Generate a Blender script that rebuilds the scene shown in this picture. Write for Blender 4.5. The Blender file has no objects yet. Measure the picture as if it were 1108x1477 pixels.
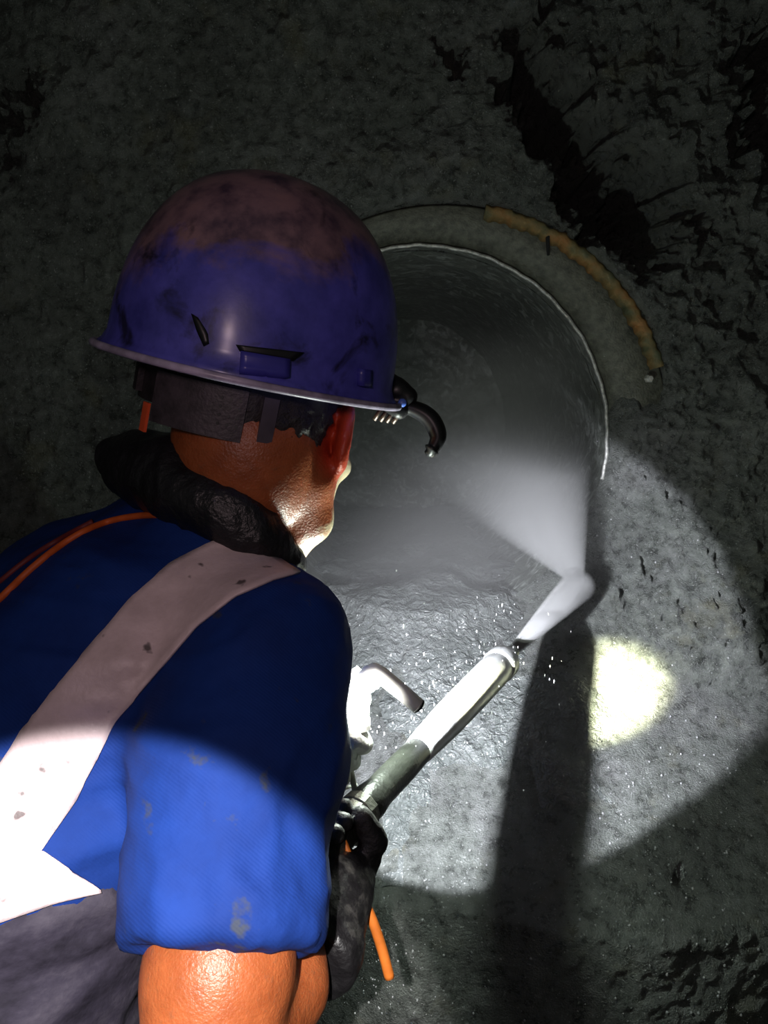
import bpy, bmesh, math, random
import numpy as np
from mathutils import Vector, Matrix
from mathutils.bvhtree import BVHTree

rnd = random.Random(7)
SC = bpy.context.scene
COL = SC.collection

# ------------------------------------------------------------------ camera
FPX, CX, CY = 1111.0, 554.0, 738.5
CAM = Vector((0.0, 0.0, 1.55))
PITCH = math.radians(8.0)
AX_R = Vector((1, 0, 0))
AX_U = Vector((0, math.sin(PITCH), math.cos(PITCH)))
AX_F = Vector((0, math.cos(PITCH), -math.sin(PITCH)))
cam_data = bpy.data.cameras.new('camera')
cam_data.sensor_fit = 'VERTICAL'
cam_data.sensor_height = 36.0
cam_data.lens = 36.0 * FPX / 1477.0
cam_data.clip_start = 0.02
cam = bpy.data.objects.new('camera', cam_data)
cam.location = CAM
cam.rotation_euler = (math.radians(90) - PITCH, 0, 0)
COL.objects.link(cam)
SC.camera = cam


def P(px, py, d):
    """pixel + distance along the view axis -> world point"""
    return CAM + AX_R * ((px - CX) / FPX * d) + AX_U * (-(py - CY) / FPX * d) + AX_F * d


def PY(px, py, y):
    """pixel + world depth y -> world point"""
    v = AX_R * ((px - CX) / FPX) + AX_U * (-(py - CY) / FPX) + AX_F
    return CAM + v * (y / v.y)


# ------------------------------------------------------------------ world, lights, exposure
SC.view_settings.view_transform = 'Standard'
SC.view_settings.look = 'None'
SC.view_settings.exposure = 0.0
SC.view_settings.gamma = 1.0
SC.view_settings.use_curve_mapping = False
SC.cycles.use_denoising = True
SC.cycles.volume_step_rate = 2.0
SC.cycles.volume_max_steps = 96
SC.cycles.max_bounces = 6
SC.cycles.volume_bounces = 0
SC.cycles.sample_clamp_indirect = 4.0

world = bpy.data.worlds.new('world')
world.use_nodes = True
SC.world = world
world.node_tree.nodes['Background'].inputs[0].default_value = (0.80, 1.0, 0.86, 1)
world.node_tree.nodes['Background'].inputs[1].default_value = 0.045


def look_rot(d):
    return d.to_track_quat('-Z', 'Y').to_euler()


def spot(name, loc, target, energy, color, size_deg, blend, radius):
    ld = bpy.data.lights.new(name, 'SPOT')
    ld.energy = energy
    ld.color = color
    ld.spot_size = math.radians(size_deg)
    ld.spot_blend = blend
    ld.shadow_soft_size = radius
    o = bpy.data.objects.new(name, ld)
    o.location = loc
    o.rotation_euler = look_rot(target - loc)
    COL.objects.link(o)
    return o


def point(name, loc, energy, color, radius):
    ld = bpy.data.lights.new(name, 'POINT')
    ld.energy = energy
    ld.color = color
    ld.shadow_soft_size = radius
    o = bpy.data.objects.new(name, ld)
    o.location = loc
    COL.objects.link(o)
    return o


# the photographer's own cap lamp: a hard bright core low to the left, a weak warm spill around it
CAPLAMP = CAM + Vector((-0.06, -0.10, 0.10))
spot('cap_lamp_core', CAPLAMP, P(105, 1640, 0.70), 82.0, (1.0, 0.98, 0.96), 38.5, 0.16, 0.006)
spot('cap_lamp_spill', CAPLAMP, P(420, 620, 1.2), 4.2, (1.0, 0.72, 0.76), 130.0, 1.0, 0.04)
# the work lamp held in front of the chest: its beam is set here, its body is built further down
LAMP_TIP = P(534, 1010, 0.900)
HOT = P(853, 1004, 1.50)
LAMP_AIM = P(677, 987, 1.66)
spot('work_lamp_beam', LAMP_TIP, LAMP_AIM, 88.0, (0.89, 0.91, 1.0), 74.5, 0.12, 0.006)
spot('work_lamp_hotspot', LAMP_TIP, HOT, 1250.0, (1.0, 1.0, 0.66), 17.0, 1.0, 0.008)
point('work_lamp_spill', P(536, 985, 0.91), 9.0, (0.86, 1.0, 0.88), 0.012)
point('work_lamp_glow', P(532, 1000, 0.856), 0.35, (1.0, 0.97, 0.88), 0.010)


# ------------------------------------------------------------------ numeric helpers
_tab = np.random.RandomState(3).rand(4096).astype(np.float32)


def vnoise(p, seed=0):
    """smooth 3-D value noise in -1..1; p is (n,3)"""
    p = p.astype(np.float64)
    i = np.floor(p).astype(np.int64)
    f = (p - i).astype(np.float32)
    f = f * f * f * (f * (f * 6 - 15) + 10)

    def h(dx, dy, dz):
        x, y, z = i[:, 0] + dx, i[:, 1] + dy, i[:, 2] + dz
        k = (x * 73856093) ^ (y * 19349663) ^ (z * 83492791) ^ (seed * 2654435)
        k = (k ^ (k >> 13)) * 1274126177
        return _tab[(k ^ (k >> 16)) & 4095]
    fx, fy, fz = f[:, 0], f[:, 1], f[:, 2]
    a = h(0, 0, 0) * (1 - fx) + h(1, 0, 0) * fx
    b = h(0, 1, 0) * (1 - fx) + h(1, 1, 0) * fx
    c = h(0, 0, 1) * (1 - fx) + h(1, 0, 1) * fx
    d = h(0, 1, 1) * (1 - fx) + h(1, 1, 1) * fx
    return ((a * (1 - fy) + b * fy) * (1 - fz) + (c * (1 - fy) + d * fy) * fz) * 2 - 1


def fbm(p, octaves=4, gain=0.5, seed=0, ridged=False):
    out = np.zeros(len(p), np.float32)
    amp = 1.0
    for o in range(octaves):
        n = vnoise(p * (2.03 ** o) + o * 17.3, seed + o)
        if ridged:
            n = 1 - 2 * np.abs(n)
        out += amp * n
        amp *= gain
    return out


def sstep(a, b, x):
    t = np.clip((x - a) / (b - a), 0, 1)
    return t * t * (3 - 2 * t)


class Field:
    """signed distance field on a grid, turned into one mesh by surface nets"""

    def __init__(self, lo, hi, h):
        self.lo = np.array(lo, float)
        self.h = h
        self.n = np.ceil((np.array(hi, float) - self.lo) / h).astype(int) + 1
        self.F = np.full(self.n, 0.5, np.float32)

    def _sub(self, lo, hi, pad):
        a = np.clip(np.floor((np.array(lo) - pad - self.lo) / self.h).astype(int), 0, self.n - 1)
        b = np.clip(np.ceil((np.array(hi) + pad - self.lo) / self.h).astype(int) + 1, 1, self.n)
        g = [self.lo[k] + self.h * np.arange(a[k], b[k], dtype=np.float32) for k in range(3)]
        X, Y, Z = np.meshgrid(*g, indexing='ij')
        return tuple(slice(a[k], b[k]) for k in range(3)), X, Y, Z

    def _mix(self, sl, d, k, op):
        f = self.F[sl]
        if op == 'add':
            if k > 0:
                hh = np.clip(0.5 + 0.5 * (f - d) / k, 0, 1)
                self.F[sl] = f * (1 - hh) + d * hh - k * hh * (1 - hh)
            else:
                self.F[sl] = np.minimum(f, d)
        else:
            self.F[sl] = np.maximum(f, -d)

    def cone(self, a, b, ra, rb, k=0.01, op='add'):
        a, b = np.array(a, float), np.array(b, float)
        pad = max(ra, rb) + k * 2 + 0.03
        sl, X, Y, Z = self._sub(np.minimum(a, b), np.maximum(a, b), pad)
        if X.size == 0:
            return
        ab = b - a
        t = np.clip(((X - a[0]) * ab[0] + (Y - a[1]) * ab[1] + (Z - a[2]) * ab[2]) / max(ab @ ab, 1e-9), 0, 1)
        d = np.sqrt((X - a[0] - t * ab[0]) ** 2 + (Y - a[1] - t * ab[1]) ** 2 + (Z - a[2] - t * ab[2]) ** 2) - (ra + (rb - ra) * t)
        self._mix(sl, d.astype(np.float32), k, op)

    def chain(self, pts, k=0.01, op='add'):
        for (a, ra), (b, rb) in zip(pts[:-1], pts[1:]):
            self.cone(a, b, ra, rb, k, op)

    def ell(self, c, axes, radii, k=0.01, op='add'):
        c = np.array(c, float)
        R = max(radii)
        sl, X, Y, Z = self._sub(c - R, c + R, k * 2 + 0.03)
        if X.size == 0:
            return
        k0 = np.zeros_like(X)
        k1 = np.zeros_like(X)
        for ax, r in zip(axes, radii):
            q = (X - c[0]) * ax[0] + (Y - c[1]) * ax[1] + (Z - c[2]) * ax[2]
            k0 += (q / r) ** 2
            k1 += (q / (r * r)) ** 2
        k0, k1 = np.sqrt(k0), np.sqrt(k1)
        d = np.where(k1 > 1e-6, k0 * (k0 - 1) / np.maximum(k1, 1e-6), -R)
        self._mix(sl, d.astype(np.float32), k, op)

    def plane_cut(self, c, n, lo, hi):
        """remove what lies beyond the plane (in direction n) inside the box lo..hi"""
        sl, X, Y, Z = self._sub(lo, hi, 0)
        d = ((X - c[0]) * n[0] + (Y - c[1]) * n[1] + (Z - c[2]) * n[2]).astype(np.float32)
        f = self.F[sl]
        k = 0.008
        h = np.clip(0.5 - 0.5 * (d - f) / k, 0, 1)
        self.F[sl] = d * (1 - h) + f * h + k * h * (1 - h)

    def mesh(self, name):
        F = self.F
        S = F < 0
        cnt = np.zeros(np.array(F.shape) - 1, np.int8)
        for dx in (0, 1):
            for dy in (0, 1):
                for dz in (0, 1):
                    cnt += S[dx:dx + cnt.shape[0], dy:dy + cnt.shape[1], dz:dz + cnt.shape[2]]
        act = np.argwhere((cnt > 0) & (cnt < 8))
        idx = np.full(cnt.shape, -1, np.int64)
        idx[tuple(act.T)] = np.arange(len(act))
        acc = np.zeros((len(act), 3))
        num = np.zeros(len(act))
        corners = [(x, y, z) for x in (0, 1) for y in (0, 1) for z in (0, 1)]
        for a in corners:
            for ax in range(3):
                if a[ax]:
                    continue
                b = list(a)
                b[ax] = 1
                fa = F[tuple((act + a).T)].astype(float)
                fb = F[tuple((act + b).T)].astype(float)
                m = (fa < 0) != (fb < 0)
                t = np.where(m, fa / np.where(m, fa - fb, 1), 0)
                p = np.tile(np.array(a, float), (len(act), 1))
                p[:, ax] += t
                acc[m] += p[m]
                num[m] += 1
        V = self.lo + self.h * (act + acc / np.maximum(num, 1)[:, None])
        faces = []
        for ax in range(3):
            u, v = (ax + 1) % 3, (ax + 2) % 3
            sh = [slice(None)] * 3
            s0, s1 = list(sh), list(sh)
            s0[ax], s1[ax] = slice(0, -1), slice(1, None)
            A, B = S[tuple(s0)], S[tuple(s1)]
            e = np.argwhere(A != B)
            ok = (e[:, u] > 0) & (e[:, v] > 0) & (e[:, u] < F.shape[u] - 1) & (e[:, v] < F.shape[v] - 1)
            e = e[ok]
            flip = A[tuple(e.T)]

            def c(du, dv):
                q = e.copy()
                q[:, u] -= du
                q[:, v] -= dv
                return idx[tuple(q.T)]
            q = np.stack([c(1, 1), c(0, 1), c(0, 0), c(1, 0)], 1)
            q[~flip] = q[~flip][:, ::-1]
            faces.append(q)
        Q = np.concatenate(faces)
        Q = Q[(Q >= 0).all(1)]
        return V, Q


def np_mesh(name, V, Q, smooth=True):
    me = bpy.data.meshes.new(name)
    me.vertices.add(len(V))
    me.vertices.foreach_set('co', np.ascontiguousarray(V, dtype=np.float32).ravel())
    n = Q.shape[1]
    me.loops.add(len(Q) * n)
    me.loops.foreach_set('vertex_index', np.ascontiguousarray(Q, dtype=np.int32).ravel())
    me.polygons.add(len(Q))
    me.polygons.foreach_set('loop_start', np.arange(len(Q), dtype=np.int32) * n)
    me.polygons.foreach_set('loop_total', np.full(len(Q), n, np.int32))
    me.polygons.foreach_set('use_smooth', np.full(len(Q), smooth))
    me.update(calc_edges=True)
    me.validate()
    return me


def relax(V, Q, it=3, lam=0.5):
    """laplacian smoothing"""
    E = np.concatenate([Q[:, [0, 1]], Q[:, [1, 2]], Q[:, [2, 3]], Q[:, [3, 0]]])
    E = np.concatenate([E, E[:, ::-1]])
    deg = np.bincount(E[:, 0], minlength=len(V)).astype(float)
    for _ in range(it):
        S = np.stack([np.bincount(E[:, 0], weights=V[E[:, 1], k], minlength=len(V)) for k in range(3)], 1)
        V = V + lam * (S / np.maximum(deg, 1)[:, None] - V)
    return V


def vnormals(V, Q):
    n = np.cross(V[Q[:, 2]] - V[Q[:, 0]], V[Q[:, 3]] - V[Q[:, 1]])
    N = np.zeros_like(V)
    for k in range(4):
        for c in range(3):
            N[:, c] += np.bincount(Q[:, k], weights=n[:, c], minlength=len(V))
    return N / np.maximum(np.linalg.norm(N, axis=1), 1e-9)[:, None]


# ------------------------------------------------------------------ object helpers
def link(name, me, mat, parent=None):
    o = bpy.data.objects.new(name, me)
    COL.objects.link(o)
    if mat is not None:
        me.materials.append(mat)
    if parent is not None:
        o.parent = parent
        o.matrix_parent_inverse = Matrix.Identity(4)
        # meshes are written in world space: subtract the parent's place
        t = Vector((0, 0, 0))
        q = parent
        while q is not None:
            t += q.location
            q = q.parent
        o.location = -t
        if parent.parent is None and parent.type == 'EMPTY':
            pass
    return o


def tag(o, label, cat=None, group=None, kind=None):
    o['label'] = label
    if cat:
        o['category'] = cat
    if group:
        o['group'] = group
    if kind:
        o['kind'] = kind
    return o


def empty(name, loc, label, cat, group=None):
    o = bpy.data.objects.new(name, None)
    o.empty_display_size = 0.05
    o.location = loc
    COL.objects.link(o)
    return tag(o, label, cat, group)


def bm_mesh(bm, name, smooth=True):
    bmesh.ops.recalc_face_normals(bm, faces=bm.faces)
    me = bpy.data.meshes.new(name)
    bm.to_mesh(me)
    bm.free()
    if smooth:
        for p in me.polygons:
            p.use_smooth = True
    return me


def frame_of(d):
    d = Vector(d).normalized()
    a = Vector((0, 0, 1)) if abs(d.z) < 0.9 else Vector((1, 0, 0))
    x = d.cross(a).normalized()
    return x, d.cross(x).normalized(), d


def tube_bm(pts, radii, seg=16, caps=True, bm=None, flat=1.0):
    """tube along points; one radius per point"""
    bm = bm or bmesh.new()
    pts = [Vector(p) for p in pts]
    if not hasattr(radii, '__len__'):
        radii = [radii] * len(pts)
    rings = []
    x = None
    for i, p in enumerate(pts):
        t = (pts[min(i + 1, len(pts) - 1)] - pts[max(i - 1, 0)])
        if t.length < 1e-7:
            t = pts[i] - pts[i - 1] if i else pts[1] - pts[0]
        t.normalize()
        if x is None:
            x = frame_of(t)[0]
        x = (x - t * x.dot(t)).normalized()
        y = t.cross(x)
        rings.append([bm.verts.new(p + x * (radii[i] * math.cos(2 * math.pi * s / seg)) + y * (radii[i] * flat * math.sin(2 * math.pi * s / seg))) for s in range(seg)])
    for a, b in zip(rings[:-1], rings[1:]):
        for s in range(seg):
            bm.faces.new((a[s], a[(s + 1) % seg], b[(s + 1) % seg], b[s]))
    if caps:
        bm.faces.new(rings[0][::-1])
        bm.faces.new(rings[-1])
    return bm


def lathe_bm(a, b, profile, seg=28, bm=None):
    """profile: list of (t along a->b in 0..1, radius)"""
    a, b = Vector(a), Vector(b)
    bm = bm or bmesh.new()
    x, y, d = frame_of(b - a)
    rings = []
    for t, r in profile:
        c = a.lerp(b, t)
        rings.append([bm.verts.new(c + x * (r * math.cos(2 * math.pi * s / seg)) + y * (r * math.sin(2 * math.pi * s / seg))) for s in range(seg)])
    for p, q in zip(rings[:-1], rings[1:]):
        for s in range(seg):
            bm.faces.new((p[s], p[(s + 1) % seg], q[(s + 1) % seg], q[s]))
    bm.faces.new(rings[0][::-1])
    bm.faces.new(rings[-1])
    return bm


def spline(pts, n=8):
    """Catmull-Rom through points"""
    pts = [Vector(p) for p in pts]
    q = [pts[0] * 2 - pts[1]] + pts + [pts[-1] * 2 - pts[-2]]
    out = []
    for i in range(1, len(q) - 2):
        for k in range(n):
            t = k / n
            p0, p1, p2, p3 = q[i - 1], q[i], q[i + 1], q[i + 2]
            out.append(0.5 * ((2 * p1) + (p2 - p0) * t + (2 * p0 - 5 * p1 + 4 * p2 - p3) * t * t + (3 * p1 - p0 - 3 * p2 + p3) * t ** 3))
    out.append(pts[-1])
    return out


# ------------------------------------------------------------------ materials
class Mat:
    def __init__(self, name):
        self.m = bpy.data.materials.new(name)
        self.m.use_nodes = True
        self.t = self.m.node_tree
        self.b = self.t.nodes['Principled BSDF']
        self.co = self.n('ShaderNodeTexCoord').outputs['Object']

    def n(self, typ, **kw):
        nd = self.t.nodes.new(typ)
        for k, v in kw.items():
            setattr(nd, k, v)
        return nd

    def l(self, a, b):
        self.t.links.new(a, b)

    def set(self, **kw):
        names = dict(color='Base Color', rough='Roughness', metal='Metallic', spec='Specular IOR Level', coat='Coat Weight',
                     trans='Transmission Weight', ior='IOR', sss='Subsurface Weight', alpha='Alpha', emis='Emission Color', estr='Emission Strength',
                     sheen='Sheen Weight', coat_rough='Coat Roughness', sss_scale='Subsurface Scale', aniso='Anisotropic')
        for k, v in kw.items():
            i = self.b.inputs[names[k]]
            if isinstance(v, tuple):
                i.default_value = (*v, 1) if len(v) == 3 else v
            elif isinstance(v, (int, float)):
                i.default_value = v
            else:
                self.l(v, i)
        return self

    def noise(self, scale, detail=5, rough=0.55, co=None, dist=0.0, stretch=None):
        nd = self.n('ShaderNodeTexNoise')
        nd.inputs['Scale'].default_value = scale
        nd.inputs['Detail'].default_value = detail
        nd.inputs['Roughness'].default_value = rough
        nd.inputs['Distortion'].default_value = dist
        c = co or self.co
        if stretch:
            mp = self.n('ShaderNodeMapping')
            mp.inputs['Scale'].default_value = stretch
            self.l(c, mp.inputs['Vector'])
            c = mp.outputs[0]
        self.l(c, nd.inputs['Vector'])
        return nd.outputs['Fac']

    def vor(self, scale, feature='F1', rnd_=1.0):
        nd = self.n('ShaderNodeTexVoronoi')
        nd.feature = feature
        nd.inputs['Scale'].default_value = scale
        self.l(self.co, nd.inputs['Vector'])
        return nd.outputs['Distance']

    def ramp(self, fac, *stops, interp='LINEAR'):
        nd = self.n('ShaderNodeValToRGB')
        cr = nd.color_ramp
        cr.interpolation = interp
        while len(cr.elements) < len(stops):
            cr.elements.new(0.5)
        for e, (p, c) in zip(cr.elements, stops):
            e.position = p
            if not isinstance(c, tuple):
                c = (c, c, c)
            e.color = (*c, 1)
        self.l(fac, nd.inputs['Fac'])
        return nd.outputs['Color']

    def mix(self, fac, a, b, mode='MIX'):
        nd = self.n('ShaderNodeMix', data_type='RGBA', blend_type=mode)
        for k, v in ((0, fac), (6, a), (7, b)):
            if isinstance(v, tuple):
                nd.inputs[k].default_value = (*v, 1)
            elif isinstance(v, (int, float)):
                nd.inputs[k].default_value = v
            else:
                self.l(v, nd.inputs[k])
        return nd.outputs[2]

    def math(self, op, a, b=0.0):
        nd = self.n('ShaderNodeMath', operation=op)
        for k, v in ((0, a), (1, b)):
            if isinstance(v, (int, float)):
                nd.inputs[k].default_value = v
            else:
                self.l(v, nd.inputs[k])
        return nd.outputs[0]

    def bump(self, height, strength=0.3, dist=0.01):
        nd = self.n('ShaderNodeBump')
        nd.inputs['Strength'].default_value = strength
        nd.inputs['Distance'].default_value = dist
        self.l(height, nd.inputs['Height'])
        self.l(nd.outputs[0], self.b.inputs['Normal'])
        return self


def simple(name, color, rough=0.5, metal=0.0, var=0.25, scale=30.0, bump=0.0, **kw):
    m = Mat(name)
    lo = tuple(c * (1 - var) for c in color)
    hi = tuple(min(1, c * (1 + var)) for c in color)
    f = m.noise(scale, 4)
    m.set(color=m.ramp(f, (0.3, lo), (0.7, hi)), rough=rough, metal=metal, **kw)
    if bump:
        m.bump(m.noise(scale * 4, 4), bump, 0.004)
    return m.m


# wet broken rock
m = Mat('wet_rock')
f1 = m.noise(3.2, 6, 0.6)
f2 = m.noise(40.0, 6, 0.7)
base = m.ramp(f1, (0.30, (0.095, 0.10, 0.095)), (0.52, (0.165, 0.178, 0.163)), (0.72, (0.215, 0.218, 0.215)))
grain = m.ramp(f2, (0.30, 0.35), (0.62, 1.25))
col = m.mix(1.0, base, grain, 'MULTIPLY')
f3 = m.noise(9.0, 5, 0.6)
col = m.mix(m.ramp(f3, (0.58, 0.0), (0.74, 0.55)), col, (0.20, 0.19, 0.12))
m.set(color=col, rough=m.ramp(f2, (0.35, 0.16), (0.65, 0.55)), spec=0.8)
col = m.mix(m.ramp(m.noise(250.0, 2, 0.5), (0.64, 0.0), (0.72, 0.85)), col, (0.50, 0.51, 0.50))
m.set(color=col)
hgt = m.math('ADD', m.noise(80.0, 6, 0.8), m.math('MULTIPLY', m.noise(320.0, 3, 0.6), 0.7))
m.bump(hgt, 0.9, 0.012)
M_ROCK = m.m

# bored rock: smoother, streaked
m = Mat('bored_rock')
f1 = m.noise(5.0, 5, 0.6, stretch=(1, 0.25, 1))
f2 = m.noise(26.0, 5, 0.65, dist=1.2)
col = m.mix(m.ramp(f2, (0.50, 0.0), (0.68, 0.8)), m.ramp(f1, (0.3, (0.10, 0.11, 0.095)), (0.7, (0.17, 0.18, 0.16))), (0.50, 0.53, 0.50))
m.set(color=col, rough=0.45, spec=0.5)
m.bump(f2, 0.5, 0.02)
M_BORE = m.m

m = Mat('muddy_water')
f1 = m.noise(7.0, 5, 0.6, stretch=(1, 0.6, 1), dist=0.8)
f2 = m.noise(45.0, 4, 0.6, dist=0.6)
m.set(color=m.ramp(f1, (0.3, (0.075, 0.085, 0.080)), (0.7, (0.155, 0.165, 0.16))), rough=0.16, spec=0.7)
m.bump(m.math('ADD', f1, m.math('MULTIPLY', f2, 0.6)), 0.9, 0.04)
M_WATER = m.m

# ------------------------------------------------------------------ rock face with the bored hole
BY = 1.75                                   # the plane of the hole's mouth
HC = PY(605, 635, BY)                       # its centre
HR = 0.422
HX, HZ = HC.x, HC.z


def wall_height(x, z):
    """how far the rock stands out towards the camera from the mouth plane"""
    dx, dz = x - HX, z - HZ
    r = np.sqrt(dx * dx + dz * dz)
    th = np.degrees(np.arctan2(dz, dx))
    # is the steel collar here (upper part) or bare rock (right, below)
    collar = sstep(6, 22, th) * 1.0
    collar = np.where(th < -90, sstep(-150, -175, th), collar)
    e = np.sqrt((dx - 0.045) ** 2 + dz ** 2)
    up = -0.05 + 0.155 * sstep(0.474, 0.506, e) + 0.10 * sstep(0.55, 1.2, r)
    right = 0.36 * (1 - np.exp(-np.maximum(r - HR, 0) / 0.30))
    base = up * collar + right * (1 - collar)
    # muck apron below the mouth
    drop = np.maximum((HZ - 0.36) - z, 0)
    apron = np.minimum(1.85 * drop, 0.62 + 0.12 * drop)
    apron = apron * sstep(-0.62, -0.05, dx + 0.35 * np.maximum(drop, 0) * 0)
    base = np.where(apron > 0, np.log(np.exp(base * 14) + np.exp(apron * 14)) / 14 - 0.05 * np.exp(-np.abs(base - apron) * 14), base)
    # the face bends towards the camera far out: a rounded heading
    far = np.maximum(r - 1.15, 0)
    base = base + 0.40 * far ** 1.6
    return base, r, th, e, collar


NT, NR = 960, 430
tt = np.linspace(0, 1, NR)
rr = HR + 0.02 * tt + 1.1 * tt ** 1.25 + 1.9 * sstep(0.6, 1.0, tt) * np.maximum(tt - 0.6, 0) / 0.4
th = np.linspace(-math.pi, math.pi, NT, endpoint=False)
Rg, Tg = np.meshgrid(rr, th, indexing='ij')
X = (HX + Rg * np.cos(Tg)).ravel()
Z = (HZ + Rg * np.sin(Tg)).ravel()
Z = np.maximum(Z, -0.03 - 0.00 * Z)
B, r_, th_, e_, collar_ = wall_height(X, Z)
pn = np.stack([X, np.full_like(X, 0.3), Z], 1)
big = fbm(pn * 2.1, 3, 0.5, 11)
mid = fbm(pn * 9.0 + 4, 4, 0.55, 23, ridged=True)
sml = fbm(pn * 42.0 + 9, 3, 0.55, 31)
edge = sstep(HR + 0.0, HR + 0.10, r_) * (1 - collar_) + collar_ * sstep(0.495, 0.56, e_)
rough_amt = 0.30 + 0.8 * sstep(0.2, 0.8, X) * sstep(1.2, 2.0, Z)
rough_amt = rough_amt + 0.55 * sstep(0.25, 0.5, X)
apr = sstep(HZ - 0.30, HZ - 0.5, Z)
B = B + edge * (0.055 * big + 0.020 * mid * rough_amt * (1 - 0.8 * apr) + 0.010 * sml * (0.6 + rough_amt) * (1 - 0.6 * apr))
B = B + (1 - edge) * 0.004 * sml


def carve(B, a, b, w, depth):
    """a gash along a line on the face, given by two pixels"""
    pa, pb = PY(*a, 1.66), PY(*b, 1.66)
    ax, az, bx, bz = pa.x, pa.z, pb.x, pb.z
    L = (bx - ax) ** 2 + (bz - az) ** 2
    t = np.clip(((X - ax) * (bx - ax) + (Z - az) * (bz - az)) / max(L, 1e-9), 0, 1)
    d = np.sqrt((X - ax - t * (bx - ax)) ** 2 + (Z - az - t * (bz - az)) ** 2)
    d = d + 0.016 * sml + 0.024 * mid
    return B - depth * (1 - sstep(w * 0.1, w * 1.15, d))


B = carve(B, (745, 60), (800, 190), 0.055, 0.22)
B = carve(B, (790, 150), (880, 300), 0.10, 0.30)
B = carve(B, (850, 230), (930, 330), 0.11, 0.30)
B = carve(B, (1090, 100), (1085, 190), 0.10, 0.30)
B = carve(B, (725, 130), (730, 185), 0.022, 0.10)
B = carve(B, (640, 80), (660, 110), 0.03, 0.08)
B = carve(B, (60, 160), (10, 215), 0.06, 0.10)
Y = BY - B
pit = PY(903, 1140, 1.45)
Y = Y + 0.05 * np.exp(-((X - pit.x) ** 2 + (Z - pit.z) ** 2) / 0.022 ** 2)
V = np.stack([X, Y, Z], 1)
ii, jj = np.meshgrid(np.arange(NR - 1), np.arange(NT), indexing='ij')
j2 = (jj + 1) % NT
Q = np.stack([(ii * NT + jj), (ii * NT + j2), ((ii + 1) * NT + j2), ((ii + 1) * NT + jj)], -1).reshape(-1, 4)
# drop the rows squeezed flat under the floor
keep = ~((Z[Q] <= -0.0299).all(1))
Q = Q[keep]
Q = Q[:, ::-1]
wall = link('wall_back', np_mesh('wall_back', V, Q), M_ROCK)
tag(wall, 'rough wet grey rock face around the round bored hole', kind='structure')
WALL_BVH = BVHTree.FromPolygons([Vector(v) for v in V], [tuple(int(i) for i in q) for q in Q])


def on_wall(px, py):
    v = (P(px, py, 1.0) - CAM).normalized()
    hit = WALL_BVH.ray_cast(CAM, v, 6.0)
    return hit[0] if hit[0] is not None else PY(px, py, BY)


# the bore: smooth cylinder running back from the mouth, closed by the rock at its end
BL = 1.5
na, nl = 160, 60
aa = np.linspace(0, 2 * math.pi, na, endpoint=False)
ll = np.linspace(0, 1, nl)
L_, A_ = np.meshgrid(ll, aa, indexing='ij')
bump_ = fbm(np.stack([np.cos(A_).ravel() * 3, L_.ravel() * 8, np.sin(A_).ravel() * 3], 1), 3, 0.5, 41).reshape(A_.shape)
Rb = HR + 0.003 - 0.010 * bump_ * np.minimum(1, L_ * 8)
V = np.stack([HX + Rb * np.cos(A_), BY - 0.004 + L_ * BL, HZ + Rb * np.sin(A_)], -1).reshape(-1, 3)
ii, jj = np.meshgrid(np.arange(nl - 1), np.arange(na), indexing='ij')
j2 = (jj + 1) % na
Q = np.stack([ii * na + jj, (ii + 1) * na + jj, (ii + 1) * na + j2, ii * na + j2], -1).reshape(-1, 4)
tag(link('wall_bore', np_mesh('wall_bore', V, Q), M_BORE), 'smooth dark inside of the round bored hole', kind='structure')
nr = 60
r1 = np.linspace(0.0, HR + 0.02, nr)
L_, A_ = np.meshgrid(r1, aa, indexing='ij')
xx, zz = HX + L_ * np.cos(A_), HZ + L_ * np.sin(A_)
hh = fbm(np.stack([xx.ravel() * 7, zz.ravel() * 0, zz.ravel() * 9], 1), 4, 0.55, 51).reshape(xx.shape)
V = np.stack([xx, BY + BL - 0.02 - 0.05 * hh, zz], -1).reshape(-1, 3)
ii, jj = np.meshgrid(np.arange(nr - 1), np.arange(na), indexing='ij')
j2 = (jj + 1) % na
Q = np.stack([ii * na + jj, (ii + 1) * na + jj, (ii + 1) * na + j2, ii * na + j2], -1).reshape(-1, 4)
tag(link('wall_end', np_mesh('wall_end', V, Q), M_BORE), 'streaked wet rock closing the far end of the bored hole', kind='structure')

# floor of the heading
nf = 90
gx, gy = np.meshgrid(np.linspace(-2.6, 2.6, nf), np.linspace(-2.2, 1.9, nf), indexing='ij')
gz = 0.015 * fbm(np.stack([gx.ravel() * 3, gy.ravel() * 3, gx.ravel() * 0], 1), 4, 0.5, 61).reshape(gx.shape) - 0.015
V = np.stack([gx, gy, gz], -1).reshape(-1, 3)
ii, jj = np.meshgrid(np.arange(nf - 1), np.arange(nf - 1), indexing='ij')
Q = np.stack([ii * nf + jj, (ii + 1) * nf + jj, (ii + 1) * nf + jj + 1, ii * nf + jj + 1], -1).reshape(-1, 4)
tag(link('floor', np_mesh('floor', V, Q), M_ROCK), 'wet muddy rock floor of the heading', kind='structure')

# ------------------------------------------------------------------ steel collar around the mouth
M_COLLAR = simple('muddy_steel', (0.085, 0.088, 0.068), 0.5, 0.1, 0.5, 60.0, 0.4)
m = Mat('rusty_steel')
f = m.noise(22.0, 5, 0.6)
m.set(color=m.ramp(f, (0.34, (0.085, 0.092, 0.045)), (0.52, (0.20, 0.13, 0.045)), (0.68, (0.30, 0.13, 0.035))), rough=0.7)
m.bump(m.noise(120, 4), 0.5, 0.004)
M_RUST = m.m
M_LIP = simple('worn_bright_steel', (0.55, 0.55, 0.52), 0.35, 0.3, 0.5, 90.0, 0.3)

coll = empty('casing_collar', HC, 'muddy steel casing collar with an orange rusted edge around the bored hole', 'collar')


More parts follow.
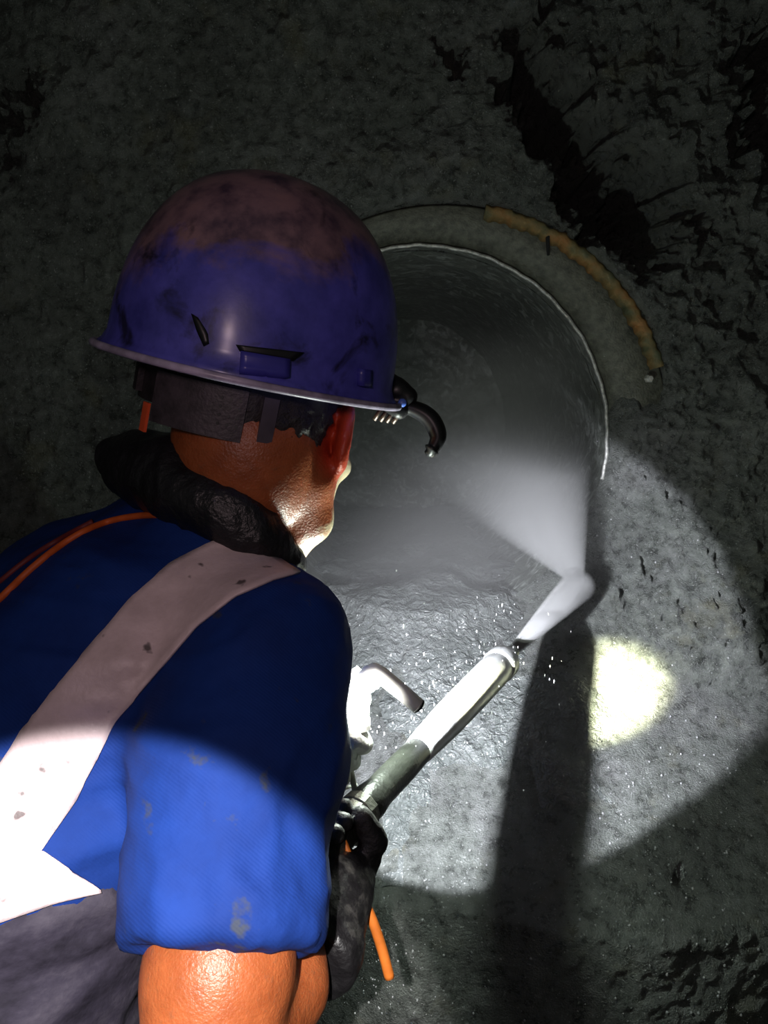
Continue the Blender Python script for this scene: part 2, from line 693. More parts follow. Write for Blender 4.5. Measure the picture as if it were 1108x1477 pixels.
def ring_band(name, mat, t0, t1, prof, parent, n=140, wob=0.0):
    """ring segment; prof: list of (radius, y, centre shift) going round the section"""
    bm = bmesh.new()
    rows = []
    for i in range(n + 1):
        t = math.radians(t0 + (t1 - t0) * i / n)
        w = wob * 0.5 * (math.sin(i * 0.31) + math.sin(i * 0.83 + 1.0))
        rows.append([bm.verts.new((HX + s + (r + w) * math.cos(t), y, HZ + (r + w) * math.sin(t))) for r, y, s in prof])
    k = len(prof)
    for a, b in zip(rows[:-1], rows[1:]):
        for s in range(k):
            bm.faces.new((a[s], a[(s + 1) % k], b[(s + 1) % k], b[s]))
    bm.faces.new(rows[0])
    bm.faces.new(rows[-1][::-1])
    return link(name, bm_mesh(bm, name), mat, parent)


ring_band('collar_plate', M_COLLAR, 4, 208, [(HR + 0.004, BY - 0.002, 0), (HR + 0.03, BY - 0.012, 0.005), (0.488, BY - 0.075, 0.045), (0.497, BY - 0.06, 0.045), (HR + 0.01, BY + 0.03, 0)], coll)
ring_band('lip', M_LIP, -12, 200, [(HR - 0.001, BY - 0.008, 0), (HR + 0.005, BY - 0.009, 0), (HR + 0.005, BY + 0.004, 0), (HR - 0.001, BY + 0.004, 0)], coll, 220, 0.0016)
ring_band('rusty_rim', M_RUST, 19, 80, [(0.470, BY - 0.068, 0.045), (0.482, BY - 0.084, 0.045), (0.492, BY - 0.090, 0.045), (0.500, BY - 0.082, 0.045), (0.492, BY - 0.062, 0.045)], coll, 160, 0.0035)
a = HC + Vector((0.045 + 0.477 * math.cos(math.radians(63)), -0.078, 0.477 * math.sin(math.radians(63))))
b = HC + Vector((0.045 + 0.452 * math.cos(math.radians(60.5)), -0.060, 0.452 * math.sin(math.radians(60.5))))
c = HC + Vector((0.045 + 0.51 * math.cos(math.radians(63.5)), -0.085, 0.51 * math.sin(math.radians(63.5))))
link('weld_crack', bm_mesh(tube_bm([b, a, c], [0.003, 0.0045, 0.005], 8), 'weld_crack'), simple('black_gap', (0.008, 0.008, 0.008), 0.9), coll)
a = HC + Vector((0.045 + 0.462 * math.cos(math.radians(17)), -0.072, 0.462 * math.sin(math.radians(17))))
link('bolt', bm_mesh(lathe_bm(a, a + Vector((0, -0.018, 0)), [(0, 0.009), (0.7, 0.009), (1, 0.006)], 6), 'bolt', False), M_LIP, coll)

# ------------------------------------------------------------------ muddy water lying in the bore
nx, ny = 90, 150
WZ = HZ - 0.345
half = math.sqrt((HR - 0.004) ** 2 - 0.345 ** 2)
us = np.linspace(-1, 1, nx)
ys = np.linspace(1.16, BY + BL - 0.03, ny)
V = np.zeros((nx, ny, 3))
rip = fbm(np.stack([np.repeat(us, ny) * 3.2, np.tile(ys, nx) * 7, np.zeros(nx * ny)], 1), 4, 0.5, 71).reshape(nx, ny)
for a_ in range(nx):
    for b_ in range(ny):
        y = ys[b_]
        out = max(0.0, BY - y)
        w = half + 0.10 * min(1.0, out / 0.25) + 0.03 * math.sin(y * 23)
        x = HX + us[a_] * w + 0.10 * out
        if y > BY + 0.01:
            z = WZ + 0.020 * rip[a_, b_]
        else:
            hit = WALL_BVH.ray_cast(Vector((x, y, WZ + 0.10)), Vector((0, 0, -1)), 1.2)
            z = (hit[2] is not None and hit[0].z or WZ - 0.4 * out)
            end = min(1.0, max(0.0, (y - 1.20) / 0.30 + 0.9 * rip[a_, b_]))
            rim = max(0.0, 1 - abs(us[a_]) ** 3) * end
            z = min(z + 0.016 * rim - 0.006 + 0.006 * rip[a_, b_] * rim, WZ + 0.020 * rip[a_, b_])
        V[a_, b_] = (x, y, z)
V = V.reshape(-1, 3)
ii, jj = np.meshgrid(np.arange(nx - 1), np.arange(ny - 1), indexing='ij')
Q = np.stack([ii * ny + jj, (ii + 1) * ny + jj, (ii + 1) * ny + jj + 1, ii * ny + jj + 1], -1).reshape(-1, 4)
tag(link('muddy_water', np_mesh('muddy_water', V, Q), M_WATER), 'rippled muddy water running out along the bottom of the bored hole', 'water')

# ================================================================== the worker
def np3(v):
    return np.array((v.x, v.y, v.z))


def cam_dir(x, u, d):
    return (AX_R * x + AX_U * u + AX_F * d).normalized()


FB = Vector((math.sin(math.radians(60)), math.cos(math.radians(60)), 0))    # where the body faces
LB = Vector((-math.cos(math.radians(60)), math.sin(math.radians(60)), 0))   # towards the left hand

# joints
SH_R = P(385, 940, 0.72)
EL_R = P(296, 1535, 0.565)
HA_R = P(492, 1196, 0.80)
SH_L = SH_R + LB * 0.36 + Vector((0, 0, 0.03))
LAMP_GRIP = P(500, 1035, 0.885)
EL_L = SH_L.lerp(LAMP_GRIP, 0.45) + Vector((-0.02, 0.10, -0.16))
NECK = P(318, 735, 0.855)
PELV = P(-60, 1350, 0.82)
HIP_R = PELV - LB * 0.09 + Vector((0, 0, -0.06))
HIP_L = PELV + LB * 0.09 + Vector((0, 0, -0.06))
KN_R = Vector((HIP_R.x + 0.05, HIP_R.y + 0.00, HIP_R.z * 0.52))
KN_L = Vector((HIP_L.x + 0.14, HIP_L.y + 0.05, HIP_L.z * 0.53))
AN_R = Vector((KN_R.x - 0.10, KN_R.y - 0.06, 0.09))
AN_L = Vector((KN_L.x + 0.02, KN_L.y + 0.0, 0.09))

# head frame
HD = P(386, 612, 0.83)
h_f = cam_dir(0.27, -0.27, 0.92)
h_u = cam_dir(0.15, 0.95, 0.25)
h_s = h_f.cross(h_u).normalized()
h_u = h_s.cross(h_f).normalized()


def HP(f, s, u):
    return np3(HD + h_f * f + h_s * s + h_u * u)


HAX = [np3(h_f), np3(h_s), np3(h_u)]

# lance axis (needed for the grip)
LA0 = P(478, 1214, 0.785)
LA1 = P(728, 952, 1.305)
LDIR = (LA1 - LA0).normalized()
SPINE = [(P(262, 810, 0.87), 0.075), (P(165, 935, 0.865), 0.138), (P(55, 1125, 0.84), 0.148), (P(-45, 1335, 0.81), 0.150), (PELV, 0.140)]


def grip_fingers(fld, centre, axis, palm_dir, rad, rf, grow=0.0, k=0.004, width=0.021):
    """a hand closed on a bar: palm on the palm_dir side, four fingers round it, thumb the other way"""
    a = Vector(axis).normalized()
    n = (Vector(palm_dir) - a * Vector(palm_dir).dot(a)).normalized()
    b = a.cross(n)
    c = Vector(centre)

    def q(ang, off, r):
        t = math.radians(ang)
        return np3(c + a * off + (n * math.cos(t) + b * math.sin(t)) * r)
    R = rad + rf
    pal = c + n * (rad + 0.016)
    fld.ell(np3(pal), [np3(a), np3(b), np3(n)], (0.044 + grow, 0.042 + grow, 0.019 + grow), k * 2)
    ends = (205, 222, 218, 196)
    for i in range(4):
        off = (i - 1.5) * width
        s = (0.94, 1.0, 0.97, 0.85)[i] * rf
        fld.chain([(q(38, off * 0.9, R + 0.008), s * 1.12 + grow), (q(88, off, R + 0.003), s * 1.05 + grow), (q(148, off, R), s + grow), (q(ends[i], off, R), s * 0.85 + grow)], k)
    o = 0.036
    fld.chain([(q(-35, o * 0.75, R + 0.010), rf * 1.35 + grow), (q(-75, o * 1.05, R + 0.006), rf * 1.2 + grow), (q(-125, o * 0.9, R + 0.002), rf * 1.0 + grow)], k)


PALM_R = (EL_R - HA_R).normalized() * 0.7 + Vector((0, 0, -0.5))
HAND_R_C = LA0 - LDIR * 0.012
HAND_L_C = P(474, 1092, 0.868)
L_AX = cam_dir(0.55, 0.8, 0.2)
PALM_L = cam_dir(-0.8, -0.1, 0.35)


def limbs(fld, g):
    """bare arms and hands"""
    fld.chain([(np3(SH_R), 0.062 + g), (np3(SH_R.lerp(EL_R, 0.5)), 0.056 + g), (np3(SH_R.lerp(EL_R, 0.8)), 0.054 + g), (np3(EL_R), 0.050 + g)], 0.015)


# ---- body: one continuous skin surface, head to feet
bf = Field((-0.98, 0.30, 0.0), (0.16, 1.46, 1.86), 0.0055)
for (a, ra), (b, rb) in zip(SPINE[:-1], SPINE[1:]):
    for s in (-0.08, 0.0, 0.08):
        bf.cone(np3(a + LB * s), np3(b + LB * s), ra * 0.84, rb * 0.84, 0.03)
bf.chain([(np3(SH_L), 0.06), (np3(P(262, 830, 0.88)), 0.075), (np3(SH_R), 0.06)], 0.03)
bf.chain([(np3(SH_R), 0.060), (np3(SH_R.lerp(EL_R, 0.5)), 0.055), (np3(SH_R.lerp(EL_R, 0.82)), 0.0545), (np3(EL_R), 0.046)], 0.02)
WR_R = HAND_R_C + (EL_R - HAND_R_C).normalized() * 0.075
FM_R = P(400, 1418, 0.665)
bf.chain([(np3(EL_R), 0.046), (np3(FM_R), 0.043), (np3(WR_R), 0.026), (np3(HAND_R_C + PALM_R.normalized() * 0.035), 0.024)], 0.012)
grip_fingers(bf, HAND_R_C, LDIR, PALM_R, 0.021, 0.0085)
bf.chain([(np3(SH_L), 0.058), (np3(EL_L), 0.044), (np3(HAND_L_C + PALM_L * 0.09), 0.028), (np3(HAND_L_C + PALM_L * 0.035), 0.024)], 0.015)
grip_fingers(bf, HAND_L_C, L_AX, PALM_L, 0.016, 0.0085)
# neck and head
bf.chain([(np3(P(285, 800, 0.87)), 0.075), (np3(NECK), 0.066), (HP(-0.025, 0, -0.06), 0.070)], 0.02)
bf.ell(HP(-0.005, 0, 0.040), HAX, (0.106, 0.084, 0.105), 0.01)                   # skull
bf.ell(HP(-0.035, 0, -0.030), HAX, (0.078, 0.076, 0.072), 0.02)                  # back of the head
bf.chain([(HP(0.045, 0.034, -0.02), 0.042), (HP(0.055, 0.026, -0.075), 0.032), (HP(0.082, 0.0, -0.118), 0.022)], 0.02)
bf.chain([(HP(0.045, -0.034, -0.02), 0.042), (HP(0.055, -0.026, -0.075), 0.032), (HP(0.082, 0.0, -0.118), 0.022)], 0.02)
bf.ell(HP(0.052, 0, -0.045), HAX, (0.046, 0.056, 0.075), 0.02)                   # face
for sg in (-1, 1):
    bf.chain([(HP(0.008, sg * 0.066, -0.055), 0.020), (HP(0.035, sg * 0.056, -0.095), 0.018), (HP(0.080, sg * 0.012, -0.122), 0.018)], 0.02)   # jaw line
    bf.ell(HP(0.074, sg * 0.048, -0.018), HAX, (0.026, 0.026, 0.018), 0.015)     # cheek bone
    bf.ell(HP(0.104, sg * 0.030, 0.012), HAX, (0.013, 0.017, 0.011), 0.0, 'cut')  # eye socket
    bf.ell(HP(0.093, sg * 0.030, 0.011), HAX, (0.013, 0.013, 0.013), 0.002)      # eye ball
    # ear: rim, lobe and a hollow
    bf.ell(HP(0.002, sg * 0.090, -0.012), [np3(h_f * 0.92 + h_s * (-0.38 * sg)), np3(h_s * (0.92 * sg) + h_f * 0.38), HAX[2]], (0.025, 0.010, 0.041), 0.004)
    bf.ell(HP(0.008, sg * 0.099, -0.010), [np3(h_f * 0.92 + h_s * (-0.38 * sg)), np3(h_s * (0.92 * sg) + h_f * 0.38), HAX[2]], (0.014, 0.007, 0.026), 0.0, 'cut')
bf.chain([(HP(0.098, 0, 0.005), 0.010), (HP(0.119, 0, -0.032), 0.013), (HP(0.106, 0, -0.042), 0.012)], 0.010)  # nose
bf.chain([(HP(0.090, -0.04, 0.028), 0.011), (HP(0.099, 0, 0.024), 0.012), (HP(0.090, 0.04, 0.028), 0.011)], 0.010)  # brow
bf.chain([(HP(0.094, -0.022, -0.070), 0.006), (HP(0.102, 0, -0.068), 0.009), (HP(0.094, 0.022, -0.070), 0.006)], 0.004)  # lips
bf.chain([(HP(0.092, -0.018, -0.080), 0.006), (HP(0.099, 0, -0.081), 0.009), (HP(0.092, 0.018, -0.080), 0.006)], 0.004)
# neck muscle that shows behind the jaw
bf.chain([(HP(-0.005, 0.066, -0.062), 0.016), (np3(P(405, 810, 0.83)), 0.016)], 0.014)
# legs and feet
for hip, kn, an in ((HIP_R, KN_R, AN_R), (HIP_L, KN_L, AN_L)):
    bf.chain([(np3(hip), 0.088), (np3(kn), 0.058), (np3(kn.lerp(an, 0.35)), 0.056), (np3(an), 0.036)], 0.02)
    bf.chain([(np3(an - Vector((0, 0, 0.035))), 0.036), (np3(an + FB * 0.14 - Vector((0, 0, 0.058))), 0.026)], 0.02)
Vb, Qb = bf.mesh('body')
Vb = relax(Vb, Qb, 2, 0.4)
m = Mat('sunburnt_skin')
f1 = m.noise(45.0, 4, 0.6)
f2 = m.noise(150.0, 3, 0.6)
col = m.ramp(f1, (0.3, (0.27, 0.064, 0.018)), (0.7, (0.40, 0.105, 0.032)))
col = m.mix(m.ramp(f2, (0.58, 0.0), (0.72, 0.45)), col, (0.22, 0.085, 0.04))
m.set(color=col, rough=0.42, sss=0.25, sss_scale=0.012, spec=0.5)
m.b.inputs['Subsurface Radius'].default_value = (1.0, 0.25, 0.12)
m.bump(m.math('ADD', f2, m.noise(420.0, 2)), 0.35, 0.002)
# lamp light on the cheeks and chin, painted into the skin as pale tan
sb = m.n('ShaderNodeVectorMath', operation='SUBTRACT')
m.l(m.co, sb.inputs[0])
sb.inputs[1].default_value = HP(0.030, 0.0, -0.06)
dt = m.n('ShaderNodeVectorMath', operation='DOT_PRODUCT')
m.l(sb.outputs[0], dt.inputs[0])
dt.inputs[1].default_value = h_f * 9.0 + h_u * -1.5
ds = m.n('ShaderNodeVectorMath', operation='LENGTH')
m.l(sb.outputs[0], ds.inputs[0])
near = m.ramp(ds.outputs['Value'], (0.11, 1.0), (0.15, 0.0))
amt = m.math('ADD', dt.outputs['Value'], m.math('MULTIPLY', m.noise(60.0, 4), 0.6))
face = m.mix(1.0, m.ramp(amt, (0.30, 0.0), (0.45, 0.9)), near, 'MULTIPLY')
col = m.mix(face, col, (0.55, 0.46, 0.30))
er = m.n('ShaderNodeVectorMath', operation='DISTANCE')
m.l(m.co, er.inputs[0])
er.inputs[1].default_value = HP(0.004, 0.090, -0.015)
col = m.mix(m.ramp(er.outputs['Value'], (0.030, 0.85), (0.055, 0.0)), col, (0.55, 0.050, 0.016))
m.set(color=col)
M_SKIN = m.m
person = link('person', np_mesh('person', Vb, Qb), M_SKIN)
tag(person, 'worker in blue shirt and hard hat leaning towards the bored hole with a water lance', 'person')
del bf

# ---- short dark hair
hf = Field(np3(HD) - 0.16, np3(HD) + 0.16, 0.004)
hf.ell(HP(-0.010, 0, 0.042), HAX, (0.108, 0.088, 0.109), 0.0)
hf.ell(HP(-0.040, 0, -0.012), HAX, (0.079, 0.080, 0.060), 0.02)
hf.ell(HP(0.100, 0, -0.02), HAX, (0.088, 0.12, 0.075), 0.0, 'cut')
hf.ell(HP(0.008, 0.09, -0.03), HAX, (0.035, 0.03, 0.058), 0.0, 'cut')
hf.ell(HP(0.008, -0.09, -0.03), HAX, (0.035, 0.03, 0.058), 0.0, 'cut')
V, Q = hf.mesh('hair')
N = vnormals(V, Q)
V = V + N * (0.003 * vnoise(V * 160, 3))[:, None]
link('hair', np_mesh('hair', V, Q), simple('dark_hair', (0.018, 0.014, 0.012), 0.6, 0, 0.4, 120, 0.6), person)

# ---- work shirt with short sleeves
M = Mat('blue_work_shirt')
f1 = M.noise(14.0, 5, 0.6)
f2 = M.noise(26.0, 4, 0.6)
col = M.ramp(f1, (0.3, (0.006, 0.025, 0.15)), (0.7, (0.009, 0.040, 0.23)))
col = M.mix(M.ramp(f2, (0.635, 0.0), (0.71, 0.8)), col, (0.045, 0.05, 0.05))
wv = M.n('ShaderNodeTexWave', wave_type='BANDS', bands_direction='DIAGONAL')
wv.inputs['Scale'].default_value = 150.0
wv.inputs['Distortion'].default_value = 1.5
M.l(M.co, wv.inputs['Vector'])
M.set(color=col, rough=0.8, spec=0.2)
M.bump(M.math('ADD', M.math('MULTIPLY', wv.outputs['Fac'], 0.10), M.noise(60, 4)), 0.35, 0.003)
M_SHIRT = M.m

sf = Field((-0.92, 0.36, 0.72), (0.16, 1.42, 1.62), 0.006)
for (a, ra), (b, rb) in zip(SPINE[:-1], SPINE[1:]):
    for s in (-0.08, 0.0, 0.08):
        sf.cone(np3(a + LB * s), np3(b + LB * s), ra, rb, 0.03)
sf.chain([(np3(SH_L), 0.075), (np3(P(262, 838, 0.88)), 0.085), (np3(SH_R), 0.066)], 0.04)
sleeve = [(np3(SH_R), 0.068), (np3(P(346, 1100, 0.668)), 0.0855), (np3(P(320, 1300, 0.612)), 0.0730), (np3(P(312, 1440, 0.575)), 0.0705)]
sf.chain(sleeve, 0.03)
sf.chain([(np3(SH_L), 0.072), (np3(SH_L.lerp(EL_L, 0.75)), 0.068)], 0.03)
cuff_n = (P(312, 1440, 0.575) - P(330, 1200, 0.640)).normalized()
cuff_c = P(318, 1356, 0.535)
sf.plane_cut(np3(cuff_c), np3(cuff_n), np3(EL_R) + np.array((-0.13, -0.14, -0.05)), np3(EL_R) + np.array((0.22, 0.20, 0.24)))
Vs, Qs = sf.mesh('shirt')
Vs = relax(Vs, Qs, 3, 0.5)
Ns = vnormals(Vs, Qs)
fold = fbm(Vs * np.array((7, 7, 16)) + vnoise(Vs * 5, 5)[:, None] * 0.8, 3, 0.45, 81, ridged=True)
Vs = Vs + Ns * (0.0045 * fold + 0.004 * vnoise(Vs * 9, 91))[:, None]
shirt = link('shirt', np_mesh('shirt', Vs, Qs), M_SHIRT, person)
SHIRT_BVH = BVHTree.FromPolygons([Vector(v) for v in Vs], [tuple(int(i) for i in q) for q in Qs])
del sf

# ---- trousers
tf = Field((-1.02, 0.42, 0.08), (0.0, 1.32, 1.32), 0.008)
for s in (-0.08, 0.0, 0.08):
    tf.chain([(np3(P(30, 1180, 0.83) + LB * s), 0.155), (np3(P(-45, 1335, 0.81) + LB * s), 0.160), (np3(PELV + LB * s), 0.150)], 0.03)
for hip, kn, an in ((HIP_R, KN_R, AN_R), (HIP_L, KN_L, AN_L)):
    tf.chain([(np3(hip), 0.118), (np3(kn), 0.085), (np3(an + Vector((0, 0, 0.04))), 0.072)], 0.03)
waist_n = (P(190, 1268, 1.0) - CAM).cross(P(0, 1318, 1.0) - CAM).normalized()
if waist_n.z < 0:
    waist_n = -waist_n
tf.plane_cut(np3(P(0, 1318, 0.72)), np3(waist_n), (-1.1, 0.4, 0.7), (0.1, 1.4, 1.4))
V, Q = tf.mesh('trousers')
V = relax(V, Q, 3, 0.5)
N = vnormals(V, Q)
fold = fbm(V * np.array((9, 9, 22)) + 3.0, 3, 0.5, 97, ridged=True)
V = V + N * (0.006 * fold)[:, None]
m = Mat('muddy_trousers')
f1 = m.noise(16.0, 5, 0.62, stretch=(1, 1, 2))
m.set(color=m.ramp(f1, (0.30, (0.010, 0.008, 0.014)), (0.5, (0.030, 0.025, 0.040)), (0.75, (0.075, 0.065, 0.085))), rough=0.8, spec=0.2)
m.bump(m.noise(70, 4), 0.4, 0.004)
tr = link('trousers', np_mesh('trousers', V, Q), m.m, person)
del tf


def cast(bvh, px, py, off=0.002, fallback=0.8):
    v = (P(px, py, 1.0) - CAM).normalized()
    h = bvh.ray_cast(CAM, v, 4.0)
    if h[0] is None:
        return None
    n = h[1] if h[1].dot(v) < 0 else -h[1]
    return h[0] + n * off, n


def laid_band(bvh, left, right, n_along, n_across, off, thick):
    """a band between two pixel polylines, laid on a surface"""
    def samp(poly, t):
        L = [0]
        for p, q in zip(poly[:-1], poly[1:]):
            L.append(L[-1] + math.hypot(q[0] - p[0], q[1] - p[1]))
        s = t * L[-1]
        for i in range(len(poly) - 1):
            if s <= L[i + 1] + 1e-6:
                u = (s - L[i]) / max(L[i + 1] - L[i], 1e-6)
                return poly[i][0] + (poly[i + 1][0] - poly[i][0]) * u, poly[i][1] + (poly[i + 1][1] - poly[i][1]) * u
        return poly[-1]
    bm = bmesh.new()
    grid = []
    for i in range(n_along + 1):
        t = i / n_along
        a, b = samp(left, t), samp(right, t)
        row = []
        for j in range(n_across + 1):
            u = j / n_across
            h = cast(bvh, a[0] + (b[0] - a[0]) * u, a[1] + (b[1] - a[1]) * u, off)
            row.append(h)
        grid.append(row)
    vt = [[bm.verts.new(h[0]) if h else None for h in r] for r in grid]
    vb = [[bm.verts.new(h[0] - h[1] * thick) if h else None for h in r] for r in grid]

    def face(*q):
        if all(q):
            bm.faces.new(q)
    for i in range(n_along):
        for j in range(n_across):
            face(vt[i][j], vt[i][j + 1], vt[i + 1][j + 1], vt[i + 1][j])
            face(vb[i][j], vb[i + 1][j], vb[i + 1][j + 1], vb[i][j + 1])
        face(vt[i][0], vt[i + 1][0], vb[i + 1][0], vb[i][0])
        face(vt[i][-1], vb[i][-1], vb[i + 1][-1], vt[i + 1][-1])
    for j in range(n_across):
        face(vt[0][j], vb[0][j], vb[0][j + 1], vt[0][j + 1])
        face(vt[-1][j], vt[-1][j + 1], vb[-1][j + 1], vb[-1][j])
    return bm


# ---- silver tape: one over the shoulder and down the back, one round the waist
M = Mat('silver_reflective_tape')
f1 = M.noise(55.0, 4, 0.6)
f2 = M.noise(28.0, 3, 0.5)
col = M.ramp(f1, (0.3, (0.64, 0.50, 0.51)), (0.7, (0.76, 0.60, 0.62)))
col = M.mix(M.ramp(M.noise(38.0, 3, 0.5), (0.655, 0.0), (0.70, 0.85)), col, (0.05, 0.04, 0.04))
M.set(color=col, rough=0.45, spec=0.5)
M.bump(M.noise(200, 3), 0.25, 0.002)
M_TAPE = M.m
lft = [(345, 772), (300, 785), (245, 815), (190, 862), (120, 945), (70, 1005), (35, 1050), (0, 1105), (-60, 1190), (-120, 1280)]
rgt = [(432, 828), (395, 838), (340, 862), (285, 905), (225, 975), (165, 1045), (145, 1085), (105, 1160), (52, 1240), (0, 1320)]
link('shoulder_tape', bm_mesh(laid_band(SHIRT_BVH, lft, rgt, 70, 12, 0.0035, 0.003), 'shoulder_tape'), M_TAPE, shirt)
up_ = [(142, 1279), (62, 1226), (0, 1240), (-80, 1262), (-160, 1282), (-260, 1308), (-360, 1330)]
dn_ = [(143, 1283), (70, 1302), (0, 1327), (-80, 1350), (-160, 1371), (-260, 1398), (-360, 1422)]
link('waist_tape', bm_mesh(laid_band(SHIRT_BVH, up_, dn_, 80, 10, 0.006, 0.003), 'waist_tape'), M_TAPE, shirt)


# ---- orange piping across the back
def laid_cord(bvh, poly, r, off, n=10):
    pts = []
    for p in spline([Vector((x, y, 0)) for x, y in poly], n):
        h = cast(bvh, p.x, p.y, off)
        if h:
            pts.append(h[0])
    for _ in range(2):
        pts = [pts[0]] + [(a + b * 2 + c) / 4 for a, b, c in zip(pts[:-2], pts[1:-1], pts[2:])] + [pts[-1]]
    return tube_bm(pts, r, 10)


M_ORANGE = simple('orange_cord', (0.62, 0.11, 0.018), 0.55, 0, 0.2, 60)
link('piping', bm_mesh(laid_cord(SHIRT_BVH, [(-190, 1090), (-120, 995), (-60, 925), (0, 868), (50, 820), (100, 782), (150, 757), (205, 746), (262, 746)], 0.0036, 0.002), 'piping'), M_ORANGE, shirt)

link('piping', bm_mesh(laid_cord(SHIRT_BVH, [(-150, 1000), (-60, 895), (0, 842), (45, 806), (90, 778), (135, 754)], 0.0030, 0.0015), 'piping'), simple('dark_red_cord', (0.16, 0.02, 0.02), 0.6), shirt)
# ---- black scarf round the neck
cf = Field(np3(NECK) + np.array((-0.26, -0.22, -0.20)), np3(NECK) + np.array((0.20, 0.24, 0.16)), 0.0045)
ring = [(P(200, 670, 0.87), 0.038), (P(250, 690, 0.79), 0.044), (P(312, 728, 0.755), 0.036), (P(368, 776, 0.758), 0.029), (P(408, 818, 0.80), 0.022),
        (P(395, 800, 0.93), 0.024), (P(320, 740, 0.97), 0.030), (P(235, 680, 0.945), 0.036), (P(200, 670, 0.87), 0.038)]
rpts = spline([p for p, r in ring], 5)
rrad = [a[1] + (b[1] - a[1]) * k / 5 for a, b in zip(ring[:-1], ring[1:]) for k in range(5)] + [ring[-1][1]]
cf.chain([(np3(p), r) for p, r in zip(rpts, rrad)], 0.0)
cf.chain([(np3(P(178, 662, 0.89)), 0.028), (np3(P(240, 690, 0.83)), 0.04)], 0.01)
V, Q = cf.mesh('scarf')
V = relax(V, Q, 2, 0.5)
N = vnormals(V, Q)
V = V + N * (0.0028 * fbm(V * np.array((30, 30, 16)), 3, 0.5, 101, ridged=True))[:, None]
link('neck_scarf', np_mesh('neck_scarf', V, Q), simple('black_wet_cloth', (0.012, 0.011, 0.014), 0.38, 0, 0.5, 40, 0.5), person)
del cf

# ---- gloves
M = Mat('black_rubber_glove')
f1 = M.noise(30.0, 5, 0.65)
col = M.ramp(f1, (0.52, (0.010, 0.009, 0.010)), (0.72, (0.075, 0.07, 0.062)))
M.set(color=col, rough=M.ramp(f1, (0.4, 0.3), (0.6, 0.7)))
M.bump(M.noise(140, 4), 0.5, 0.004)
M_GLOVE = M.m
gf = Field(np3(HAND_R_C) + np.array((-0.22, -0.28, -0.20)), np3(HAND_R_C) + np.array((0.16, 0.14, 0.14)), 0.0032)
grip_fingers(gf, HAND_R_C, LDIR, PALM_R, 0.021, 0.0095, 0.0025, 0.0035)
gf.chain([(np3(HAND_R_C + PALM_R.normalized() * 0.038), 0.030), (np3(WR_R), 0.034), (np3(P(474, 1290, 0.765)), 0.041), (np3(P(448, 1365, 0.715)), 0.049)], 0.012)
gf.plane_cut(np3(P(438, 1398, 0.700)), np3((EL_R - WR_R).normalized()), np3(HAND_R_C) - 0.4, np3(HAND_R_C) + 0.4)
V, Q = gf.mesh('glove')
V = relax(V, Q, 1, 0.4)
N = vnormals(V, Q)
V = V + N * (0.002 * fbm(V * 40, 3, 0.5, 111))[:, None]
link('glove', np_mesh('glove', V, Q), M_GLOVE, person)
gf = Field(np3(HAND_L_C) - 0.15, np3(HAND_L_C) + 0.12, 0.0032)
grip_fingers(gf, HAND_L_C, L_AX, PALM_L, 0.016, 0.0095, 0.0025, 0.0035)
gf.chain([(np3(HAND_L_C + PALM_L * 0.036), 0.029), (np3(HAND_L_C + PALM_L * 0.10), 0.034)], 0.012)
V, Q = gf.mesh('glove')
V = relax(V, Q, 1, 0.4)
link('glove', np_mesh('glove', V, Q), simple('pale_wet_glove', (0.62, 0.62, 0.58), 0.5, 0, 0.3, 50, 0.5), person)['label'] = 'pale wet glove round the lamp'
del gf

# ---- boots
M_BOOT = simple('black_rubber_boot', (0.015, 0.015, 0.015), 0.4, 0, 0.4, 30, 0.3)
for an in (AN_R, AN_L):
    q = Field(np3(an) + np.array((-0.14, -0.14, -0.10)), np3(an) + np.array((0.30, 0.26, 0.20)), 0.006)
    q.chain([(np3(an + Vector((0, 0, 0.16))), 0.060), (np3(an), 0.052), (np3(an - Vector((0, 0, 0.034))), 0.054)], 0.02)
    q.chain([(np3(an - Vector((0, 0, 0.034))), 0.052), (np3(an + FB * 0.10 - Vector((0, 0, 0.038))), 0.050), (np3(an + FB * 0.16 - Vector((0, 0, 0.044))), 0.044)], 0.02)
    q.plane_cut(np.array((0, 0, 0.006)), np.array((0, 0, -1.0)), (-2, -2, -1), (2, 2, 1))
    V, Q = q.mesh('boot')
    link('boot', np_mesh('boot', relax(V, Q, 1), Q), M_BOOT, person)

# ================================================================== hard hat
HB = P(369, 541, 0.81)                       # middle of the brim
sight = (HB - CAM).normalized()
e_u = cam_dir(math.sin(math.radians(11)), math.cos(math.radians(11)), 0)
e_u = (e_u - sight * e_u.dot(sight)).normalized()
e_u = (e_u * math.cos(math.radians(3.0)) - sight * math.sin(math.radians(3.0))).normalized()
e_r = (AX_R - e_u * AX_R.dot(e_u)).normalized()
e_a = e_u.cross(e_r).normalized()
PHI = math.radians(40)
g_f = e_r * math.sin(PHI) + e_a * math.cos(PHI)
g_s = g_f.cross(e_u).normalized()
SL, SW, SHh = 0.153, 0.127, 0.197

hat = empty('hard_hat', HB, 'scuffed blue hard hat smeared with brown mud on the worker', 'hard hat')


def hat_pt(a, t, grow=0.0):
    """a: angle round (0 = front), t: 0 brim .. 1 crown"""
    rad = (1 - t ** 2.35) ** (1 / 2.35) if t < 1 else 0
    flare = 0.010 * max(0, 1 - t / 0.10) ** 2
    back = 0.5 - 0.5 * math.cos(a)
    rl, rw = SL * rad + flare + grow, SW * rad + flare + grow
    n = 2.25
    ca, sa = math.cos(a), math.sin(a)
    k = (abs(ca) ** n + abs(sa) ** n) ** (-1 / n)
    return HB + g_f * (rl * k * ca - 0.004 * t) + g_s * (rw * k * sa) + e_u * (SHh * t - 0.004 * (1 - t) * 0)


